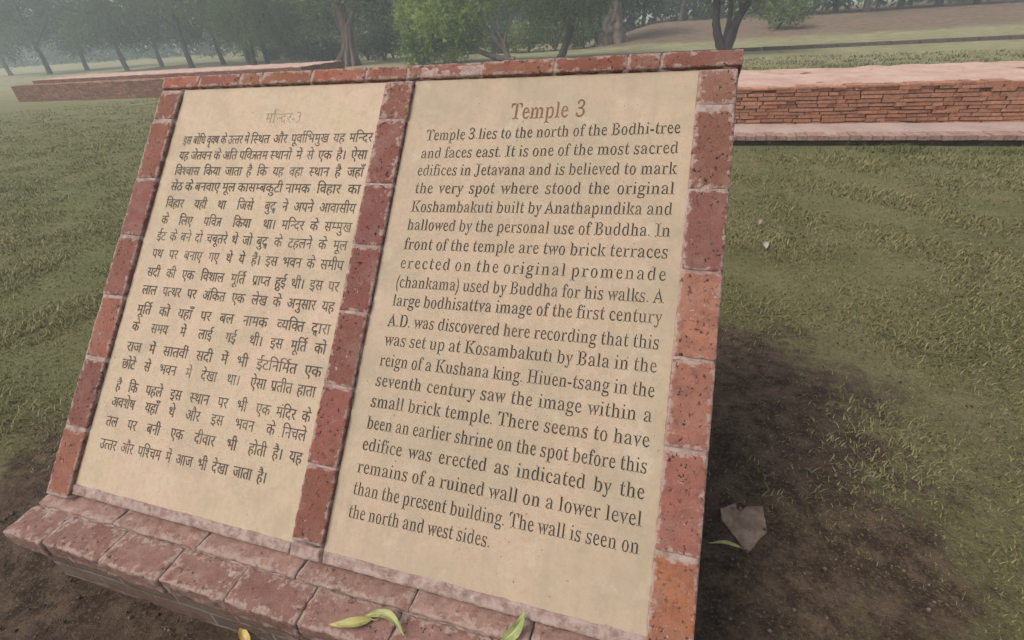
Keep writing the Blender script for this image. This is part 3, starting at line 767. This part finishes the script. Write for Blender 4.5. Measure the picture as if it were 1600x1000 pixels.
kb = MB(); k0, k1 = at(1046, 86), at(1222, 78); dv = (k1-k0).normalized(); nn = Vector((-dv.y, dv.x, 0))
for t0 in range(-3, 26):
    a = k0 + dv*(t0*.9+.02); b = k0 + dv*(t0*.9+.88)
    V = [a, b, b+nn*.22, a+nn*.22]; V = [Vector((p.x, p.y, -.03)) for p in V] + [Vector((p.x, p.y, .13+rnd.uniform(-.012, .012))) for p in V]
    kb.add(V, [(0,3,2,1),(4,5,6,7),(0,1,5,4),(1,2,6,5),(2,3,7,6),(3,0,4,7)])
tag(kb.build('stone_kerb', m_stone('dark_kerb_stone', (.085, .065, .06), (.13, .10, .09)), smooth=False, loc=tuple(k0)), 'low dark stone kerb crossing the far lawn behind the forked tree', 'kerb')

# ------------------------------------------------------------------ trees and shrubs
BARK_G = m_bark('grey_brown_bark', (.12, .09, .075), (.20, .155, .135)); BARK_D = m_bark('dark_bark', (.035, .027, .024), (.075, .06, .054)); BARK_F = m_bark('pale_fig_bark', (.10, .066, .056), (.20, .14, .12), 4)
L_MID = m_leaf('mid_green_leaves', (.045, .075, .024), (.11, .145, .045), (.19, .21, .08))
L_DARK = m_leaf('dark_green_leaves', (.028, .05, .02), (.07, .10, .036), (.13, .155, .065))
L_LIGHT = m_leaf('feathery_light_leaves', (.08, .135, .025), (.34, .42, .08), (.56, .58, .17), .5)
L_BUSH = m_leaf('broad_light_leaves', (.085, .13, .035), (.22, .27, .085), (.34, .36, .15), .4)
def crown(clumps, twigs, per, tl, ll, lw, droop, seed=0):
    """clumps (x,y,z,r): twigs start inside the clumps, run outward and down, leaves on both sides"""
    g = np.random.default_rng(seed); C = np.array([c[:3] for c in clumps], float); Rr = np.array([c[3] for c in clumps], float)
    w8 = Rr**2; k = g.choice(len(C), twigs, p=w8/w8.sum())
    d = g.normal(size=(twigs, 3)); d /= np.linalg.norm(d, axis=1, keepdims=True); d[:, 2] *= .85
    o = C[k] + d*Rr[k, None]*(g.random(twigs)**.45)[:, None]*.85
    dr = d + g.normal(size=(twigs, 3))*.5; dr[:, 2] -= droop; dr /= np.linalg.norm(dr, axis=1, keepdims=True)
    L = tl*g.uniform(.5, 1.3, twigs)
    s = np.tile(np.linspace(.1, 1, per), (twigs, 1)); pos = o[:, None] + dr[:, None]*(s*L[:, None])[..., None]; pos[..., 2] -= droop*.35*(s**2)*L[:, None]
    n = twigs*per; pos = pos.reshape(n, 3) + g.normal(size=(n, 3))*ll*.25; a = np.repeat(dr, per, 0)*.6 + g.normal(size=(n, 3))*.65; a[:, 2] -= droop*.4
    a /= np.linalg.norm(a, axis=1, keepdims=True); b = np.cross(a, g.normal(size=(n, 3))); b /= np.linalg.norm(b, axis=1, keepdims=True)
    l = ll*g.uniform(.6, 1.3, n)[:, None]; wv = lw*g.uniform(.7, 1.2, n)[:, None]
    V = np.stack([pos, pos+a*l*.45+b*wv*.5, pos+a*l, pos+a*l*.45-b*wv*.5], 1).reshape(-1, 3)
    Fq = np.arange(n*4).reshape(n, 4)
    tone = g.random(len(C))[k]; lv = np.clip(np.repeat(tone*.55 + g.random(twigs)*.25, per) + g.random(n)*.3 - .05, 0, 1)
    return V, Fq, np.repeat(lv, 4)
def plant(name, label, cat, base, limbs, clumps, lm, bm_, tw, per, tl, ll, lw, droop, seed, group=None, rough=.25, crown_name='crown', trunk_name='trunk'):
    r = thing(name, label, cat, base, group)
    mb = MB()
    for j, (pts, r0, r1) in enumerate(limbs):
        c = curve(pts, 6); n = len(c); mb.tube(c, [r0+(r1-r0)*(i/(n-1))**.8 for i in range(n)], 9, rough, seed+j)
    if limbs: mb.build(trunk_name, bm_, r)
    if clumps:
        V, Fq, lv = crown(clumps, tw, per, tl, ll, lw, droop, seed); mesh(crown_name, V, Fq, lm, r, attrs={'lv': lv}, smooth=False)
    return r
def cl(px, py, y, r): p = aty(px, py, y); return (p.x, p.y, p.z, r)

# light feathery tree leaning left, behind the divider
yb = 25.5; b0 = Vector((aty(803, 100, yb).x, yb, 0)); q = lambda x, y, d=0: aty(x, y, yb+d)
limbs = [([b0, q(797, 93), q(775, 90), q(745, 78), q(722, 66), q(700, 62), q(676, 66)], .19, .06), ([q(797, 93), q(786, 76), q(768, 54), q(757, 34), q(744, 12), q(722, -25)], .13, .05),
         ([q(793, 90), q(788, 70), q(775, 45), q(769, 20), q(752, -30)], .09, .04), ([q(745, 78), q(735, 62), q(728, 35)], .06, .02), ([q(786, 76), q(795, 40), q(812, 5)], .07, .03),
         ([Vector((q(657, 103).x, yb+.5, 0)), q(657, 92, .5), q(664, 60, .5), q(684, 30, .5), q(690, -20, .5)], .16, .07)]
clumps = [cl(645, 20, yb, .8), cl(650, 52, yb, .75), cl(648, 82, yb, .5), cl(675, 30, yb-.8, .9), cl(690, 62, yb+.6, .75), cl(705, 15, yb, 1.0), cl(668, 78, yb-.4, .5), cl(640, 88, yb+.3, .3), cl(725, 42, yb-.5, .75), cl(742, 10, yb, .8), cl(714, 80, yb, .35),
          cl(665, -15, yb, .9), cl(715, -30, yb, .9), cl(770, -25, yb, .8), cl(640, -40, yb+.5, .9), cl(812, -25, yb, .7)]
plant('feathery_tree', 'light green feathery tree leaning left over its own low bent limbs', 'tree', b0, limbs, clumps, L_LIGHT, BARK_G, 1600, 9, .6, .25, .075, .30, 3)

# old fig with a skirt of hanging roots
yb = 28; b0 = Vector((aty(545, 103, yb).x, yb, 0)); q = lambda x, y, d=0: aty(x, y, yb+d)
fig = thing('fig_tree', 'tall fig tree with a flared skirt of pale aerial roots', 'tree', b0)
mb = MB()
for j, (x0, x1) in enumerate(((528, 538), (534, 540), (541, 543), (547, 546), (553, 549), (559, 551), (524, 536), (563, 553))):
    d = (-.5, -.25, -.6, -.35, -.5, -.2, .2, .2)[j]
    p0 = aty(x0, 100, yb+d); p0.z = -.05; c = curve([p0, (p0+aty(x1, 80, yb+d*.6))/2 + Vector((0, 0, .12)), aty(x1, 74, yb+d*.5), aty(541+(x1-541)*.6, 40, yb+d*.3)], 5); n = len(c)
    mb.tube(c, [.105-.035*i/n for i in range(n)], 7, .5, j)
mb.build('aerial_roots', BARK_F, fig)
mb = MB()
for j, (pts, r0, r1) in enumerate((([b0-Vector((0, 0, .1)), q(545, 80), q(543, 55), q(539, 38), q(530, 12), q(522, -30), q(515, -80)], .40, .24), ([q(542, 50), q(549, 30), q(556, 5), q(560, -40)], .26, .14), ([q(540, 55), q(528, 35), q(522, 10)], .2, .12))):
    c = curve(pts, 6); n = len(c); mb.tube(c, [r0+(r1-r0)*(i/(n-1))**.7 for i in range(n)], 10, .3, 20+j)
mb.build('trunk', BARK_F, fig)
clumps = [cl(505, 10, yb, 1.1), cl(570, 8, yb-.5, 1.0), cl(588, 30, yb+.8, .8), cl(490, 35, yb+1, .9), cl(540, -40, yb, 1.8), cl(600, -30, yb, 1.6), cl(470, -30, yb, 1.5), cl(535, -110, yb, 2.4), cl(440, -10, yb+1, 1.0)]
V, Fq, lv = crown(clumps, 1500, 8, .7, .19, .10, .5, 8); mesh('crown', V, Fq, L_MID, fig, attrs={'lv': lv}, smooth=False)

# small dark tree with a thin leaning stem
yb = 25.4; b0 = Vector((aty(875, 94, yb).x, yb, 0)); q = lambda x, y, d=0: aty(x, y, yb+d)
plant('slender_tree', 'slender tree with dark leaning stem and drooping crown behind the board', 'tree', b0, [([b0-Vector((0, 0, .05)), q(878, 86), q(884, 70), q(890, 52), q(890, 30), q(884, 0), q(888, -50)], .20, .13), ([q(890, 40), q(905, 15), q(925, -20)], .09, .05), ([q(889, 38), q(872, 15), q(850, -15)], .09, .05)],
      [cl(870, 6, yb, .8), cl(905, 4, yb-.3, .8), cl(845, 14, yb, .7), cl(925, 0, yb+.4, .7), cl(890, 22, yb+.5, .6), cl(835, 30, yb+.4, .5), cl(880, -30, yb, 1.5), cl(930, -40, yb, 1.3), cl(830, -30, yb, 1.3), cl(885, -100, yb, 2)], L_MID, BARK_D, 1900, 8, .6, .15, .055, .75, 5)

# big old trunk on the edge of the mound
yb = 33.5; zb = float(terrain(np.array(-4.), np.array(yb))); b0 = Vector((aty(958, 70, yb).x, yb, 0)); q = lambda x, y, d=0: aty(x, y, yb+d)
old = thing('old_fig_tree', 'massive old grey trunk of fused roots standing by the mound', 'tree', b0)
mb = MB()
for j, pts in enumerate(([(941, 72), (942, 55), (948, 40), (958, 22), (964, 0), (966, -40)], [(950, 73), (951, 58), (955, 42), (962, 25), (967, 0), (972, -40)], [(959, 72), (960, 56), (962, 38), (966, 20), (969, -30)], [(967, 72), (966, 56), (966, 38), (967, 20), (970, -40)], [(975, 70), (971, 60), (968, 45), (966, 25), (962, -10)], [(945, 70), (944, 50), (941, 42)])):
    c = curve([q(x, y, (-.3, -.45, -.2, -.5, -.1, 0)[j]) - Vector((0, 0, .1 if i == 0 else 0)) for i, (x, y) in enumerate(pts)], 5); n = len(c)
    mb.tube(c, [(.34, .27, .30, .26, .26, .24)[j]*(1.25-.6*i/n) for i in range(n)], 9, .55, 40+j)
mb.build('trunk', m_bark('old_fig_bark', (.085, .062, .052), (.27, .21, .175), 3), old)
clumps = [cl(925, -5, yb, 1.2), cl(985, -20, yb, 1.3), cl(960, -60, yb, 2.5), cl(1020, -25, yb+1, 1.3)]
V, Fq, lv = crown(clumps, 800, 8, .8, .2, .1, .6, 9); mesh('crown', V, Fq, L_DARK, old, attrs={'lv': lv}, smooth=False)

# forked dark tree behind the pier
yb = 22.8; b0 = Vector((aty(1132, 88, yb).x, yb, 0)); q = lambda x, y, d=0: aty(x, y, yb+d)
plant('forked_tree', 'dark tree forking from its foot into several leaning stems', 'tree', b0,
      [([b0-Vector((0, 0, .05)), q(1127, 74), q(1121, 52), q(1119, 30), q(1120, 0), q(1122, -50)], .19, .12), ([b0+Vector((.05, 0, -.05)), q(1134, 74), q(1144, 48), q(1156, 24), q(1170, 0), q(1186, -40)], .19, .12),
       ([b0+Vector((0, .08, -.05)), q(1133, 66), q(1138, 40), q(1142, 10), q(1143, -40)], .13, .07), ([b0+Vector((.08, .05, -.05)), q(1141, 72), q(1150, 45), q(1158, 20), q(1160, -10), q(1166, -50)], .12, .06)],
      [cl(1110, -40, yb, 1.0), cl(1160, -60, yb, 1.4), cl(1200, -45, yb, 1.2), cl(1140, -90, yb, 1.6), cl(1190, -80, yb, 1.2)], L_MID, BARK_D, 1100, 8, .6, .15, .06, .6, 6)

# shrubs: a hedge of individual bushes
def bush(name, label, px, py, y, w_, h_, lm, seed, tw=420, ll=.16, lw=.075, group=None):
    b = aty(px, py, y); b.z = float(terrain(np.array(b.x), np.array(b.y)))
    g = random.Random(seed); cs = [(b.x+g.uniform(-w_, w_)*.65, b.y+g.uniform(-.6, .6), b.z+h_*g.uniform(.25, .72), g.uniform(.28, .45)*min(w_, h_)*1.1) for _ in range(9)]
    lb = [([b, b+Vector((g.uniform(-.3, .3), g.uniform(-.2, .2), h_*.4)), b+Vector((g.uniform(-.7, .7)*w_, g.uniform(-.4, .4), h_*.85))], .045, .015) for _ in range(5)]
    return plant(name, label, 'shrub', b, lb, cs, lm, BARK_D, tw, 7, .42, ll, lw, -.25, seed, group, trunk_name='stems', crown_name='foliage')
G1 = 'bushes along the far edge of the lawn'
bush('shrub', 'bluish green bush just right of the feathery tree', 790, 78, 33, 1.2, 1.55, L_DARK, 101)
bush('shrub', 'light green leafy bush left of the slender dark stem', 826, 78, 32, 1.4, 1.75, L_BUSH, 102)
bush('shrub', 'bright leafy bush directly behind the slender dark stem', 868, 76, 32.5, 1.5, 1.8, L_BUSH, 103)
bush('shrub', 'light green bush between the slender stem and the old trunk', 912, 75, 33, 1.4, 1.6, L_BUSH, 104)
bush('shrub', 'dark rounded shrub right of the fig roots', 602, 97, 31, 1.7, 1.7, L_DARK, 105)
bush('shrub', 'shrub in the gap between fig roots and feathery tree', 575, 92, 33, 1.2, 1.9, L_MID, 106)
bush('shrub', 'low dark shrub left of the fig roots', 508, 97, 31, 1.6, 1.5, L_DARK, 107)
bush('shrub', 'small bush among the thin stems at far left', 470, 90, 38, 1.5, 1.2, L_DARK, 108)
bush('shrub', 'dark bush under the feathery tree limbs', 735, 85, 34, 1.6, 1.6, L_DARK, 109)
bush('shrub', 'green bush at the right foot of the mound', 1214, 52, 34, 1.5, 1.5, L_BUSH, 110)

bush('shrub', 'broad hazy bush at the left foot of the fig tree', 525, 99, 33, 1.3, 1.5, L_MID, 111)
bush('shrub', 'tall hazy bush between two leaning stems at left', 452, 86, 44, 1.1, 1.4, L_MID, 112)
bush('shrub', 'bluish bush behind the low stepped brick wall', 428, 90, 42, .9, .8, L_DARK, 113)
bush('shrub', 'tall green bush at the left edge of the feathery tree', 615, 92, 33, 1.3, 2.2, L_MID, 114)
yb = 29; b0 = Vector((aty(398, 106, yb).x, yb, 0)); q = lambda x, y, d=0: aty(x, y, yb+d)
plant('drooping_tree', 'dark fine leaved tree with drooping foliage at the left edge of the view', 'tree', b0, [([b0-Vector((0, 0, .05)), q(394, 85), q(388, 60), q(384, 30), q(380, -30)], .2, .12), ([q(390, 65), q(404, 40), q(416, 10)], .1, .05)],
      [cl(390, 30, yb, .9), cl(405, 50, yb-.5, .7), cl(415, 25, yb+.4, .8), cl(385, 60, yb-.3, .7), cl(425, 5, yb, .8), cl(365, 40, yb+.3, .9), cl(350, 15, yb, 1.2), cl(400, -10, yb, 1.3), cl(440, -25, yb, 1.2), cl(370, -40, yb, 1.8)], L_MID, BARK_D, 1800, 9, .7, .17, .05, 1.0, 12)
# woodland: individual trees, four models copied
def model(seed, h0, spread, lm, bk, lean, forks):
    g = random.Random(seed); top = 8.5
    limbs = [([Vector((0, 0, -.1)), Vector((lean*.2, .05, 1.2)), Vector((lean*.6, 0, 2.8)), Vector((lean, .1, 5)), Vector((lean*1.2, 0, top))], .22, .08)]
    for k in range(forks):
        a = g.uniform(0, 6.28); z = g.uniform(1.3, 3.2); s = spread*g.uniform(.5, .9)
        limbs.append(([Vector((lean*z/5, 0, z)), Vector((lean*z/5+math.cos(a)*s*.4, math.sin(a)*s*.4, z+.9)), Vector((lean*z/5+math.cos(a)*s, math.sin(a)*s, z+2.2))], .11, .04))
    cs = []
    for k in range(36):
        a = g.uniform(0, 6.28); rr = spread*math.sqrt(g.random()); z = h0 + (top+1-h0)*g.random()**1.25
        cs.append((lean*z/6+rr*math.cos(a), rr*math.sin(a), z, g.uniform(.6, 1.15)))
    return limbs, cs, lm, bk
MODELS = [model(1, 2.2, 2.9, L_DARK, BARK_D, .5, 4), model(2, 2.4, 2.8, L_MID, BARK_G, -.7, 3), model(3, 2.0, 3.2, L_MID, BARK_D, .2, 4), model(4, 2.8, 2.6, L_DARK, BARK_G, .9, 3)]
KIND = ['dark woodland tree with a dark stem', 'mid green woodland tree with a grey brown stem', 'spreading woodland tree with low hanging foliage', 'high crowned dark woodland tree with a pale stem']
protos = []
wood = [(392, 103, 2, 33, 1.0), (418, 98, 0, 34, .9), (460, 88, 3, 40, 1), (474, 84, 1, 44, 1), (440, 82, 1, 47, 1), (500, 82, 0, 44, 1), (400, 84, 3, 50, 1), (590, 80, 1, 44, 1.1), (620, 72, 2, 46, 1.1), (660, 72, 0, 48, 1.1), (700, 66, 2, 44, 1), (750, 62, 1, 46, 1),
        (790, 60, 0, 44, 1.1), (830, 60, 2, 45, 1), (865, 50, 3, 52, 1), (910, 48, 0, 48, 1.1), (990, 40, 0, 52, 1), (1004, 38, 3, 56, 1), (1022, 37, 0, 60, 1), (1062, 37, 3, 50, 1), (1084, 37, 0, 54, 1), (1108, 37, 3, 58, 1), (1188, 38, 1, 44, .8), (1204, 36, 3, 52, 1), (1212, 40, 1, 46, .8),
        (350, 100, 0, 38, 1), (300, 104, 2, 34, 1), (255, 108, 3, 40, 1), (200, 112, 1, 36, 1.1), (140, 116, 0, 42, 1.1), (80, 118, 2, 38, 1.1), (20, 122, 3, 40, 1), (1250, 40, 0, 42, 1), (1300, 36, 2, 46, 1), (1350, 32, 1, 40, 1), (1400, 28, 3, 46, 1), (1460, 24, 0, 42, 1.1), (1520, 20, 2, 44, 1), (1570, 15, 1, 40, 1)]
SIDE = {0: 'far left', 1: 'left', 2: 'middle', 3: 'right', 4: 'far right'}
count = {}
for i, (px, py, k, y, s) in enumerate(wood):
    b = aty(px, py, y); z = float(terrain(np.array(b.x), np.array(b.y))); ref = 'at the far left edge' if px < 382 else 'left of the fig tree' if px < 520 else 'between the fig and the feathery tree' if px < 640 else 'behind the feathery tree' if px < 800 else 'behind the bright bushes' if px < 940 else 'on top of the mound' if px < 1120 else 'right of the forked tree' if px < 1219 else 'at the far right edge'
    key = (k, ref); count[key] = count.get(key, 0) + 1
    lab = KIND[k] + ' ' + ref
    if k not in [p[0] for p in protos]:
        limbs, cs, lm, bk = MODELS[k]
        r = plant('woodland_tree', lab, 'tree', (0, 0, 0), limbs, cs, lm, bk, 1900, 8, .8, .23, .11, .55, 60+k, 'trees of the hazy woodland')
        protos.append((k, r)); o = r
    else:
        src = [p[1] for p in protos if p[0] == k][0]; o = src.copy(); COL.objects.link(o)
        for ch in list(src.children):
            c = ch.copy(); COL.objects.link(c); c.parent = o
        o['label'] = lab
    o.location = (b.x, b.y, z-.05); o.rotation_euler = (0, 0, rnd.uniform(0, 6.28)); o.scale = (s, s, s*rnd.uniform(.92, 1.1))
# the wood far behind, one mass
g = random.Random(5); cs = []
while len(cs) < 700:
    x = g.uniform(-130, 95); y = g.uniform(62, 84); z = 12*g.random()**1.8
    pxx = 800 + 1043*(x+7)/y*.9
    if noise.noise(Vector((x*.16, z*.5, 2))) < -.18 and x > -20: continue
    cs.append((x, y, z+.3, g.uniform(1.6, 3.0)))
for k in range(190): cs.append((g.uniform(-9, 42), g.uniform(50, 60), .8+2.8*g.random()**1.2, g.uniform(.7, 1.3)))
for k in range(50): cs.append((g.uniform(-60, -8), g.uniform(52, 62), .3+3.4*g.random()**1.2, g.uniform(.8, 1.5)))
V, Fq, lv = crown(cs, 17000, 7, 1.5, .55, .30, .3, 77)
fw = mesh('far_woodland', V, Fq, L_DARK, attrs={'lv': lv}, smooth=False); tag(fw, 'distant hazy wood closing the view behind the trees', 'woodland', kind='stuff')

# ------------------------------------------------------------------ morning haze
hz = MB(); hz.box((-332, -332, -1.1), (332, 332, 22))
hm = bpy.data.materials.new('haze_air'); hm.use_nodes = True; t = hm.node_tree; t.nodes.clear()
o_ = t.nodes.new('ShaderNodeOutputMaterial'); pv = t.nodes.new('ShaderNodeVolumePrincipled'); pv.inputs['Color'].default_value = (.86, .95, 1, 1); pv.inputs['Density'].default_value = .0042; pv.inputs['Anisotropy'].default_value = .2
t.links.new(pv.outputs[0], o_.inputs['Volume'])
h = hz.build('haze', hm, smooth=False); tag(h, kind='stuff'); h['label'] = 'thin pale haze hanging over the park'; h['category'] = 'haze'
